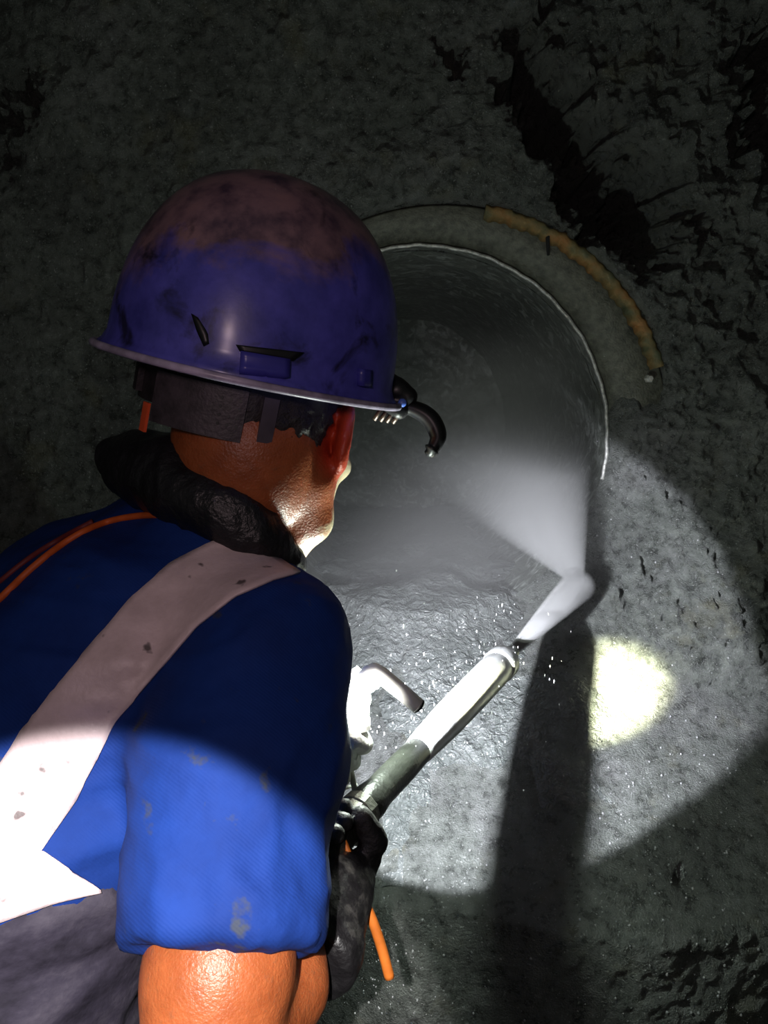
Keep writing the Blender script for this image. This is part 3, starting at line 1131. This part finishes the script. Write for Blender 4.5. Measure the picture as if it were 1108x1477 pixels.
def hat_shell():
    bm = bmesh.new()
    na_, nt_ = 96, 40
    out, inn = [], []
    for i in range(nt_):
        t = math.sin(0.5 * math.pi * i / nt_) if i else 0.0
        out.append([bm.verts.new(hat_pt(2 * math.pi * j / na_, t)) for j in range(na_)])
        inn.append([bm.verts.new(hat_pt(2 * math.pi * j / na_, t * 0.985, -0.005)) for j in range(na_)])
    top = bm.verts.new(hat_pt(0, 1.0))
    topi = bm.verts.new(hat_pt(0, 1.0) - e_u * 0.005)
    for rows, flip in ((out, False), (inn, True)):
        for a, b in zip(rows[:-1], rows[1:]):
            for j in range(na_):
                q = (a[j], a[(j + 1) % na_], b[(j + 1) % na_], b[j])
                bm.faces.new(q[::-1] if flip else q)
    for j in range(na_):
        bm.faces.new((out[-1][j], out[-1][(j + 1) % na_], top))
        bm.faces.new((inn[-1][(j + 1) % na_], inn[-1][j], topi))
        bm.faces.new((out[0][(j + 1) % na_], out[0][j], inn[0][j], inn[0][(j + 1) % na_]))
    return bm


M = Mat('muddy_blue_plastic')
mp = M.n('ShaderNodeSeparateXYZ')
M.l(M.co, mp.inputs[0])
f1 = M.noise(9.0, 6, 0.62, dist=0.6)
f2 = M.noise(30.0, 5, 0.6)
# mud lies on the crown: height above the brim plus noise
hgt = M.math('ADD', M.math('MULTIPLY', M.math('SUBTRACT', mp.outputs[2], HB.z + 0.10), 5.5), f1)
blue = M.ramp(f2, (0.3, (0.045, 0.045, 0.28)), (0.7, (0.105, 0.10, 0.55)))
mud = M.ramp(f2, (0.32, (0.07, 0.04, 0.06)), (0.55, (0.24, 0.14, 0.15)), (0.75, (0.32, 0.18, 0.17)))
col = M.mix(M.ramp(hgt, (0.40, 0.0), (0.60, 0.95)), blue, mud)
dark = M.ramp(M.noise(20.0, 5, 0.6, dist=0.5), (0.54, 0.0), (0.66, 0.85))
col = M.mix(dark, col, (0.012, 0.008, 0.020))
M.set(color=col, rough=M.ramp(f1, (0.35, 0.30), (0.65, 0.55)), spec=0.5, coat=0.35, coat_rough=0.22)
M.bump(f2, 0.12, 0.003)
M_HAT = M.m
me = bm_mesh(hat_shell(), 'shell')
shell = link('shell', me, M_HAT, hat)
HATB = BVHTree.FromPolygons([v.co.copy() for v in me.vertices], [tuple(p.vertices) for p in me.polygons])
# rolled edge of the brim
pts = [hat_pt(2 * math.pi * j / 96, 0.0, 0.001) for j in range(96)]
bm = bmesh.new()
rings = []
for j in range(96):
    p = pts[j]
    o = (p - HB).normalized()
    rings.append([bm.verts.new(p + o * (0.0035 * math.cos(k * math.pi / 4)) + e_u * (0.0038 * math.sin(k * math.pi / 4))) for k in range(8)])
for j in range(96):
    a, b = rings[j], rings[(j + 1) % 96]
    for k in range(8):
        bm.faces.new((a[k], a[(k + 1) % 8], b[(k + 1) % 8], b[k]))
link('brim_edge', bm_mesh(bm, 'brim_edge'), simple('worn_plastic_edge', (0.34, 0.29, 0.40), 0.35, 0, 0.5, 40), hat)
# accessory slot, its black gap, the small front slot and a gouge
M_HATP = simple('blue_plastic', (0.045, 0.042, 0.30), 0.35, 0, 0.2, 30)
M_BLK = simple('black_plastic', (0.008, 0.008, 0.010), 0.4, 0, 0.4, 40)
link('accessory_slot', bm_mesh(laid_band(HATB, [(347, 506), (345, 540)], [(414, 517), (412, 547)], 4, 8, 0.008, 0.012), 'accessory_slot'), M_HATP, hat)
link('slot_gap', bm_mesh(laid_band(HATB, [(340, 497), (345, 506)], [(436, 508), (420, 520)], 3, 8, 0.004, 0.005), 'slot_gap'), M_BLK, hat)
link('accessory_slot', bm_mesh(laid_band(HATB, [(516, 531), (515, 556)], [(531, 533), (530, 558)], 3, 3, 0.006, 0.010), 'front_slot'), M_HATP, hat)
link('gouge', bm_mesh(laid_band(HATB, [(276, 452), (284, 478), (294, 500)], [(286, 458), (300, 480), (302, 496)], 6, 2, 0.0008, 0.002), 'gouge'), M_BLK, hat)


# suspension: band, rear adjuster with rows of holes, slider, strap
def harness(a, dz, rl, rw):
    return HB + g_f * (rl * math.cos(a)) + g_s * (rw * math.sin(a)) + e_u * dz


def band_strip(a0, a1, z0, z1, rl, rw, thick, n=40, zf=None):
    bm = bmesh.new()
    rows = []
    for i in range(n + 1):
        a = a0 + (a1 - a0) * i / n
        d = zf(i / n) if zf else 0
        rows.append([bm.verts.new(harness(a, z0 + d, rl, rw)), bm.verts.new(harness(a, z1 + d, rl, rw)),
                     bm.verts.new(harness(a, z1 + d, rl - thick, rw - thick)), bm.verts.new(harness(a, z0 + d, rl - thick, rw - thick))])
    for p, q in zip(rows[:-1], rows[1:]):
        for k in range(4):
            bm.faces.new((p[k], p[(k + 1) % 4], q[(k + 1) % 4], q[k]))
    bm.faces.new(rows[0][::-1])
    bm.faces.new(rows[-1])
    return bm


M_HARN = simple('dark_harness_plastic', (0.018, 0.013, 0.017), 0.5, 0, 0.5, 60, 0.2)
D = math.radians
hb = link('headband', bm_mesh(band_strip(D(84), D(300), -0.002, -0.042, 0.118, 0.100, 0.004, 60), 'headband', False), M_HARN, hat)
link('rear_adjuster', bm_mesh(band_strip(D(128), D(176), -0.010, -0.058, 0.124, 0.106, 0.010, 24), 'rear_adjuster', False), simple('adjuster_plastic', (0.045, 0.034, 0.042), 0.5, 0, 0.5, 60, 0.2), hat)
link('slider', bm_mesh(band_strip(D(114), D(121), -0.012, -0.054, 0.124, 0.107, 0.010, 4), 'slider', False), simple('grey_slider', (0.075, 0.06, 0.075), 0.45), hat)
link('side_strap', bm_mesh(band_strip(D(196), D(232), -0.002, -0.036, 0.124, 0.106, 0.008, 12), 'side_strap', False), M_HARN, hat)
adj_holes = []
hole_me = None
for i in range(3):
    for j in range(4):
        a = D(131 + 4.2 * i)
        p = harness(a, -0.020 - 0.008 * j, 0.1245, 0.1065)
        nrm = (harness(a, 0, 0.2, 0.18) - harness(a, 0, 0.1, 0.08)).normalized()
        o = link('adjuster_hole', bm_mesh(lathe_bm(p - nrm * 0.001, p + nrm * 0.0006, [(0, 0.0015), (1, 0.0015)], 8), 'adjuster_hole', False), M_BLK, hat)
link('orange_tab', bm_mesh(band_strip(D(184), D(190), -0.044, -0.072, 0.118, 0.100, 0.003, 3), 'orange_tab', False), simple('orange_tab', (0.75, 0.10, 0.03), 0.5), hat)

# lamp bracket, spring and cable hook at the front
bf2 = Field(np3(P(575, 575, 0.90)) - 0.07, np3(P(575, 575, 0.90)) + 0.07, 0.0025)
bf2.chain([(np3(P(563, 545, 0.87)), 0.007), (np3(P(572, 562, 0.87)), 0.014), (np3(P(588, 572, 0.87)), 0.0115)], 0.004)
bf2.chain([(np3(P(545, 578, 0.87)), 0.008), (np3(P(575, 590, 0.87)), 0.012)], 0.004)
V, Q = bf2.mesh('bracket')
br = link('lamp_bracket', np_mesh('lamp_bracket', V, Q), M_BLK, hat)
for k in range(4):
    p = P(553 + 9 * k, 592 + 1.5 * k, 0.868)
    link('spring_coil', bm_mesh(tube_bm([p + e_u * 0.010 + g_f * 0.002, p - e_r * 0.003, p - e_u * 0.013 - e_r * 0.008], 0.0028, 8), 'spring_coil'), simple('dull_wire', (0.16, 0.12, 0.10), 0.35, 0.7), br)
for x, y in ((557, 577), (580, 581)):  # blue glints on the bracket, put in as small coloured studs
    p = P(x, y, 0.853)
    link('glint_stud', bm_mesh(lathe_bm(p, p - sight * 0.004, [(0, 0.0050), (0.6, 0.0048), (1, 0.002)], 10), 'glint_stud'), simple('blue_glint', (0.12, 0.22, 0.75), 0.3), br)
hook = spline([P(570, 586, 0.875), P(598, 590, 0.875), P(621, 605, 0.875), P(632, 630, 0.875), P(622, 650, 0.875), P(614, 655, 0.875)], 8)
nk = len(hook)
link('cable_hook', bm_mesh(tube_bm(hook, [0.008 + 0.0065 * math.sin(math.pi * min(1, 1.25 * i / nk)) if i < nk * 0.75 else 0.0125 * (1.02 - (i / nk - 0.75) * 3.1) for i in range(nk)], 12, flat=0.75), 'cable_hook'), M_BLK, hat)

# ================================================================== water lance
lance = empty('water_lance', LA0, 'high pressure water lance with bare metal barrel and dark hose in the worker\'s hand', 'water lance')


def lpt(px, py):
    """point of the lance axis nearest to this pixel's ray"""
    v = (P(px, py, 1.0) - CAM).normalized()
    w = CAM - LA0
    bq = LDIR.dot(v)
    s = (LDIR.dot(w) - bq * v.dot(w)) / (1 - bq * bq)
    return LA0 + LDIR * s


M_METAL = simple('wet_bare_metal', (0.62, 0.63, 0.62), 0.28, 0.25, 0.15, 40, 0.1)
M_HOSE = simple('dark_wet_hose', (0.018, 0.019, 0.016), 0.35, 0, 0.4, 50, 0.3)
b0, b1 = lpt(598, 1085), lpt(722, 957)
link('barrel', bm_mesh(lathe_bm(b0, b1, [(0, 0.0175), (0.05, 0.0195), (0.30, 0.0240), (0.60, 0.0262), (0.85, 0.0270), (0.95, 0.0265), (1.0, 0.0215)], 32), 'barrel'), M_METAL, lance)
n0, n1 = b1, lpt(741, 938)
noz = link('nozzle', bm_mesh(lathe_bm(n0, n1, [(0, 0.0155), (0.35, 0.0155), (0.36, 0.0125), (0.9, 0.0120), (1.0, 0.0085)], 24), 'nozzle'), simple('grey_steel', (0.30, 0.31, 0.29), 0.35, 0.6), lance)
link('front_ring', bm_mesh(lathe_bm(lpt(716, 963), lpt(727, 952), [(0, 0.0272), (0.2, 0.0288), (0.8, 0.0288), (1, 0.0262)], 32), 'front_ring'), M_METAL, lance)
h0 = lpt(505, 1184)
link('hose_sleeve', bm_mesh(lathe_bm(h0, b0 + LDIR * 0.01, [(0, 0.0195), (0.25, 0.0210), (0.35, 0.0185), (0.7, 0.0190), (1, 0.0180)], 28), 'hose_sleeve'), M_HOSE, lance)
link('coupling', bm_mesh(lathe_bm(lpt(497, 1192), lpt(522, 1166), [(0, 0.0215), (0.1, 0.0240), (0.45, 0.0240), (0.5, 0.0220), (0.55, 0.0240), (0.9, 0.0240), (1, 0.0210)], 12), 'coupling', False), simple('worn_coupling', (0.12, 0.12, 0.10), 0.4, 0.5, 0.4, 60, 0.3), lance)
link('grip', bm_mesh(lathe_bm(LA0 - LDIR * 0.085, lpt(500, 1190), [(0, 0.017), (0.1, 0.020), (0.9, 0.020), (1, 0.019)], 24), 'grip'), M_HOSE, lance)
hs = spline([LA0 - LDIR * 0.08, P(470, 1290, 0.80), P(470, 1370, 0.79), P(448, 1425, 0.75), P(415, 1485, 0.70), P(360, 1600, 0.66), P(330, 1900, 0.72)], 8)
link('pressure_hose', bm_mesh(tube_bm(hs, 0.0085, 14), 'pressure_hose'), simple('grey_hose', (0.30, 0.28, 0.25), 0.5, 0, 0.3, 60, 0.3), lance)

# ================================================================== work lamp
lamp = empty('work_lamp', P(506, 1035, 0.885), 'glaring white work lamp held in a pale glove beside the blue sleeve', 'lamp')
M = Mat('lamp_glow')
M.set(color=(0.9, 0.9, 0.88), rough=0.4, emis=(1.0, 0.98, 0.92), estr=9.0)
M_GLOW = M.m
aim = (LAMP_AIM - LAMP_TIP).normalized()
c_t, c_b = P(513, 970, 0.884), P(511, 1044, 0.884)
link('lamp_body', bm_mesh(lathe_bm(c_b, c_t, [(0, 0.0165), (0.04, 0.0180), (0.12, 0.0180), (0.14, 0.0170), (0.86, 0.0170), (0.88, 0.0180), (0.96, 0.0180), (1.0, 0.0150)], 28), 'lamp_body'), M_GLOW, lamp)
lc = P(512, 1009, 0.884)
link('lens', bm_mesh(lathe_bm(lc + aim * 0.010, lc + aim * 0.0195, [(0, 0.0150), (0.7, 0.0150), (1.0, 0.0120)], 24), 'lens'), M_GLOW, lamp)
link('end_cap', bm_mesh(lathe_bm(P(511, 1054, 0.884), c_b, [(0, 0.0150), (0.3, 0.0190), (1.0, 0.0190)], 14), 'end_cap', False), simple('white_lamp_plastic', (0.80, 0.80, 0.78), 0.4, 0, 0.05), lamp)
link('handle', bm_mesh(tube_bm([HAND_L_C - L_AX * 0.055, HAND_L_C, P(509, 1052, 0.884)], [0.014, 0.0155, 0.0155], 16), 'handle'), M_BLK, lamp)
d_a = (P(470, 885, 1.9) - LAMP_TIP).normalized()  # plate added by the lens to keep the beam off the upper left bore
d_b = (P(880, 560, 1.85) - LAMP_TIP).normalized()
e_n = d_a.cross(d_b).normalized()
if e_n.z < 0:
    e_n = -e_n
bm = bmesh.new()
q = []
for dd, k in ((d_a, 0), (d_b, 0), (d_b, 1), (d_a, 1)):
    q.append(LAMP_TIP + dd * 0.026 + e_n * (0.0015 + 0.036 * k) - LDIR * (0.010 * k))
mid_n = (q[1] - q[0]).cross(q[3] - q[0]).normalized()
ra_ = [bm.verts.new(p) for p in q]
rb_ = [bm.verts.new(p + mid_n * 0.0015) for p in q]
bm.faces.new(ra_)
bm.faces.new(rb_[::-1])
for k in range(4):
    bm.faces.new((ra_[k], rb_[k], rb_[(k + 1) % 4], ra_[(k + 1) % 4]))
link('beam_blocker', bm_mesh(bm, 'beam_blocker', False), simple('white_blocker', (0.7, 0.7, 0.68), 0.5), lamp)
bk = [P(508, 1000, 0.880), P(522, 983, 0.880), P(533, 971, 0.880), P(541, 968, 0.880), P(549, 973, 0.880), P(575, 994, 0.880), P(604, 1019, 0.880)]
bt = link('bent_bracket', bm_mesh(tube_bm(bk, [0.010, 0.010, 0.0098, 0.0098, 0.0098, 0.0095, 0.0092], 16), 'bent_bracket'), simple('white_bracket', (0.85, 0.85, 0.82), 0.35, 0.1, 0.1), lamp)
link('bracket_end', bm_mesh(lathe_bm(P(603, 1018, 0.880), P(607, 1021.5, 0.880), [(0, 0.0095), (0.6, 0.0088), (1, 0.006)], 14), 'bracket_end'), M_BLK, bt)
cb = spline([P(501, 1058, 0.885), P(500, 1085, 0.885), P(507, 1115, 0.885), P(514, 1150, 0.885), P(521, 1180, 0.885)], 8)
cab = link('cable', bm_mesh(tube_bm(cb, 0.0035, 10), 'cable'), simple('pale_cable', (0.55, 0.53, 0.40), 0.5, 0, 0.3, 80), lamp)
tie = [P(514, 1131, 0.915), P(498, 1137, 0.905), P(484, 1144, 0.90), P(480, 1152, 0.90), P(480, 1170, 0.895), P(484, 1180, 0.89)]
link('cable_tie', bm_mesh(tube_bm(tie, 0.0026, 8, flat=0.6), 'cable_tie'), simple('clear_tie', (0.75, 0.75, 0.70), 0.3), cab)

# ================================================================== orange cord hanging from the glove
oc = spline([P(480, 1180, 0.785), P(497, 1215, 0.775), P(512, 1255, 0.770), P(524, 1292, 0.765), P(540, 1335, 0.765), P(552, 1372, 0.765), P(562, 1410, 0.765)], 8)
n_oc = len(oc)
cord = link('orange_cord', bm_mesh(tube_bm(oc, [0.0030 + 0.0022 * min(1, max(0, (i / n_oc - 0.42) * 5)) for i in range(n_oc)], 12), 'orange_cord'), simple('orange_strap', (0.58, 0.15, 0.02), 0.5, 0, 0.25, 40))
tag(cord, 'short orange cord dangling from the black glove', 'cord')

# ================================================================== water in the air
def volume_mat(name, dens, build=None, color=(1, 1, 1), aniso=0.0):
    mt = bpy.data.materials.new(name)
    mt.use_nodes = True
    t = mt.node_tree
    for nd in list(t.nodes):
        if nd.type != 'OUTPUT_MATERIAL':
            t.nodes.remove(nd)
    vs = t.nodes.new('ShaderNodeVolumeScatter')
    vs.inputs['Color'].default_value = (*color, 1)
    vs.inputs['Density'].default_value = dens
    vs.inputs['Anisotropy'].default_value = aniso
    t.links.new(vs.outputs[0], t.nodes['Material Output'].inputs['Volume'])
    if build:
        build(t, vs)
    return mt


def axial_density(a, b, r0, r1, d0, d1, soft=1.5, noise_amt=0.3, power=1.0):
    """density that fades from d0 at a to d1 at b and towards the cone's skin, in the object's own space"""
    a, b = Vector(a), Vector(b)
    ax = (b - a)
    L = ax.length
    ax.normalize()

    def build(t, vs):
        def N(op, x, y=0.0):
            nd = t.nodes.new('ShaderNodeMath')
            nd.operation = op
            for k, v in ((0, x), (1, y)):
                if isinstance(v, (int, float)):
                    nd.inputs[k].default_value = v
                else:
                    t.links.new(v, nd.inputs[k])
            return nd.outputs[0]
        tc = t.nodes.new('ShaderNodeTexCoord')
        sub = t.nodes.new('ShaderNodeVectorMath')
        sub.operation = 'SUBTRACT'
        t.links.new(tc.outputs['Object'], sub.inputs[0])
        sub.inputs[1].default_value = a
        dot = t.nodes.new('ShaderNodeVectorMath')
        dot.operation = 'DOT_PRODUCT'
        t.links.new(sub.outputs[0], dot.inputs[0])
        dot.inputs[1].default_value = ax
        ln = t.nodes.new('ShaderNodeVectorMath')
        ln.operation = 'DOT_PRODUCT'
        t.links.new(sub.outputs[0], ln.inputs[0])
        t.links.new(sub.outputs[0], ln.inputs[1])
        s = dot.outputs['Value']
        u = N('MINIMUM', N('MAXIMUM', N('DIVIDE', s, L), 0.0), 1.0)
        rho = N('SQRT', N('MAXIMUM', N('SUBTRACT', ln.outputs['Value'], N('MULTIPLY', s, s)), 0.0))
        R = N('ADD', N('MULTIPLY', u, r1 - r0), r0)
        q = N('MAXIMUM', N('SUBTRACT', 1.0, N('DIVIDE', rho, R)), 0.0)
        q = N('POWER', q, soft)
        k = N('ADD', N('MULTIPLY', N('POWER', N('SUBTRACT', 1.0, u), power), d0 - d1), d1)
        nz = t.nodes.new('ShaderNodeTexNoise')
        nz.inputs['Scale'].default_value = 14.0
        nz.inputs['Detail'].default_value = 3.0
        t.links.new(tc.outputs['Object'], nz.inputs['Vector'])
        w = N('ADD', N('MULTIPLY', N('SUBTRACT', nz.outputs['Fac'], 0.5), noise_amt * 2), 1.0)
        t.links.new(N('MULTIPLY', N('MULTIPLY', q, k), N('MAXIMUM', w, 0.0)), vs.inputs['Density'])
    return build


def cone_mesh(a, b, r0, r1, name, seg=32):
    return bm_mesh(lathe_bm(a, b, [(0, r0), (0.25, r0 + (r1 - r0) * 0.25), (0.5, r0 + (r1 - r0) * 0.5), (1, r1)], seg), name)


JET0 = n1
JET1 = P(836, 842, 1.585)
jet = link('water_jet', cone_mesh(JET0, JET1, 0.011, 0.038, 'water_jet'), volume_mat('jet_water', 60, axial_density(JET0, JET1, 0.011, 0.038, 650, 120, 1.3, 0.2)))
tag(jet, 'straight white water jet shooting from the lance nozzle to the rock', 'water jet', kind='stuff')
fan_b = P(690, 560, 1.72)
fan = link('spray_fan', cone_mesh(JET1, fan_b, 0.012, 0.30, 'spray_fan'), volume_mat('spray', 4, axial_density(JET1, fan_b, 0.012, 0.30, 200, 4.2, 1.0, 0.35, 5.0)))
tag(fan, 'broad fan of white spray thrown back up where the jet strikes', 'spray', kind='stuff')
bm = bmesh.new()
bmesh.ops.create_icosphere(bm, subdivisions=3, radius=1.0)
for v in bm.verts:
    v.co = Vector((HX - 0.02 + v.co.x * 0.60, 1.88 + v.co.y * 0.54, HZ - 0.20 + v.co.z * 0.64))


def ball_density(c, rad, d0):
    def build(t, vs):
        tc = t.nodes.new('ShaderNodeTexCoord')
        mp = t.nodes.new('ShaderNodeMapping')
        mp.inputs['Location'].default_value = [-c[k] / rad[k] for k in range(3)]
        mp.inputs['Scale'].default_value = [1 / r for r in rad]
        t.links.new(tc.outputs['Object'], mp.inputs['Vector'])
        gr = t.nodes.new('ShaderNodeTexGradient')
        gr.gradient_type = 'SPHERICAL'
        t.links.new(mp.outputs[0], gr.inputs[0])
        mu = t.nodes.new('ShaderNodeMath')
        mu.operation = 'MULTIPLY'
        t.links.new(gr.outputs['Fac'], mu.inputs[0])
        mu.inputs[1].default_value = d0
        t.links.new(mu.outputs[0], vs.inputs['Density'])
    return build


mist = link('mist', bm_mesh(bm, 'mist'), volume_mat('mist', 1.0, ball_density((HX - 0.02, 1.88, HZ - 0.20), (0.60, 0.54, 0.64), 1.3)))
tag(mist, 'thin grey mist hanging in and before the bored hole', 'mist', kind='stuff')

# ---- drops: beads clinging to the wet rock and drops flying round the lance
def drops_mesh(name, items):
    bm = bmesh.new()
    bmesh.ops.create_icosphere(bm, subdivisions=1, radius=1.0)
    base_v = np.array([v.co[:] for v in bm.verts])
    base_f = np.array([[v.index for v in f.verts] for f in bm.faces])
    bm.free()
    Vd, Fd = [], []
    for k, (p, r, st) in enumerate(items):
        Vd.append(base_v * (r, r, r * st) + np3(p))
        Fd.append(base_f + k * len(base_v))
    return np_mesh(name, np.concatenate(Vd), np.concatenate(Fd))


M = Mat('water_drop')
M.set(color=(0.95, 0.97, 0.98), rough=0.05, trans=0.7, ior=1.33)
M_DROP = M.m
items = []
while len(items) < 420:
    u = rnd.random()
    if u < 0.45:
        px, py = rnd.uniform(830, 1108), rnd.uniform(1080, 1477)
    elif u < 0.8:
        px, py = rnd.uniform(860, 1090), rnd.uniform(620, 1250)
    else:
        px, py = rnd.uniform(480, 780), rnd.uniform(1180, 1477)
    p = on_wall(px, py)
    items.append((p - AX_F * 0.001, rnd.choice((0.0007, 0.0010, 0.0013, 0.0022)), rnd.uniform(0.8, 1.6)))
tag(link('water_beads', drops_mesh('water_beads', items), M_DROP), 'tiny bright water beads clinging to the wet rock below the hole', 'water drops', kind='stuff')
items = []
for k in range(200):
    t = rnd.random()
    c = LA0.lerp(LA1, 0.25 + 0.85 * t) + Vector((rnd.gauss(0, 0.05), rnd.gauss(0, 0.06), rnd.gauss(0.03, 0.06)))
    items.append((c, rnd.uniform(0.0004, 0.0010), rnd.uniform(1.0, 4.0)))
for k in range(60):
    c = P(rnd.gauss(545, 30), rnd.gauss(1395, 45), rnd.uniform(0.85, 1.0))
    items.append((c, rnd.uniform(0.0004, 0.0012), rnd.uniform(0.8, 2.0)))
tag(link('flying_drops', drops_mesh('flying_drops', items), M_DROP), 'small bright drops flying in the air round the lance', 'water drops', kind='stuff')
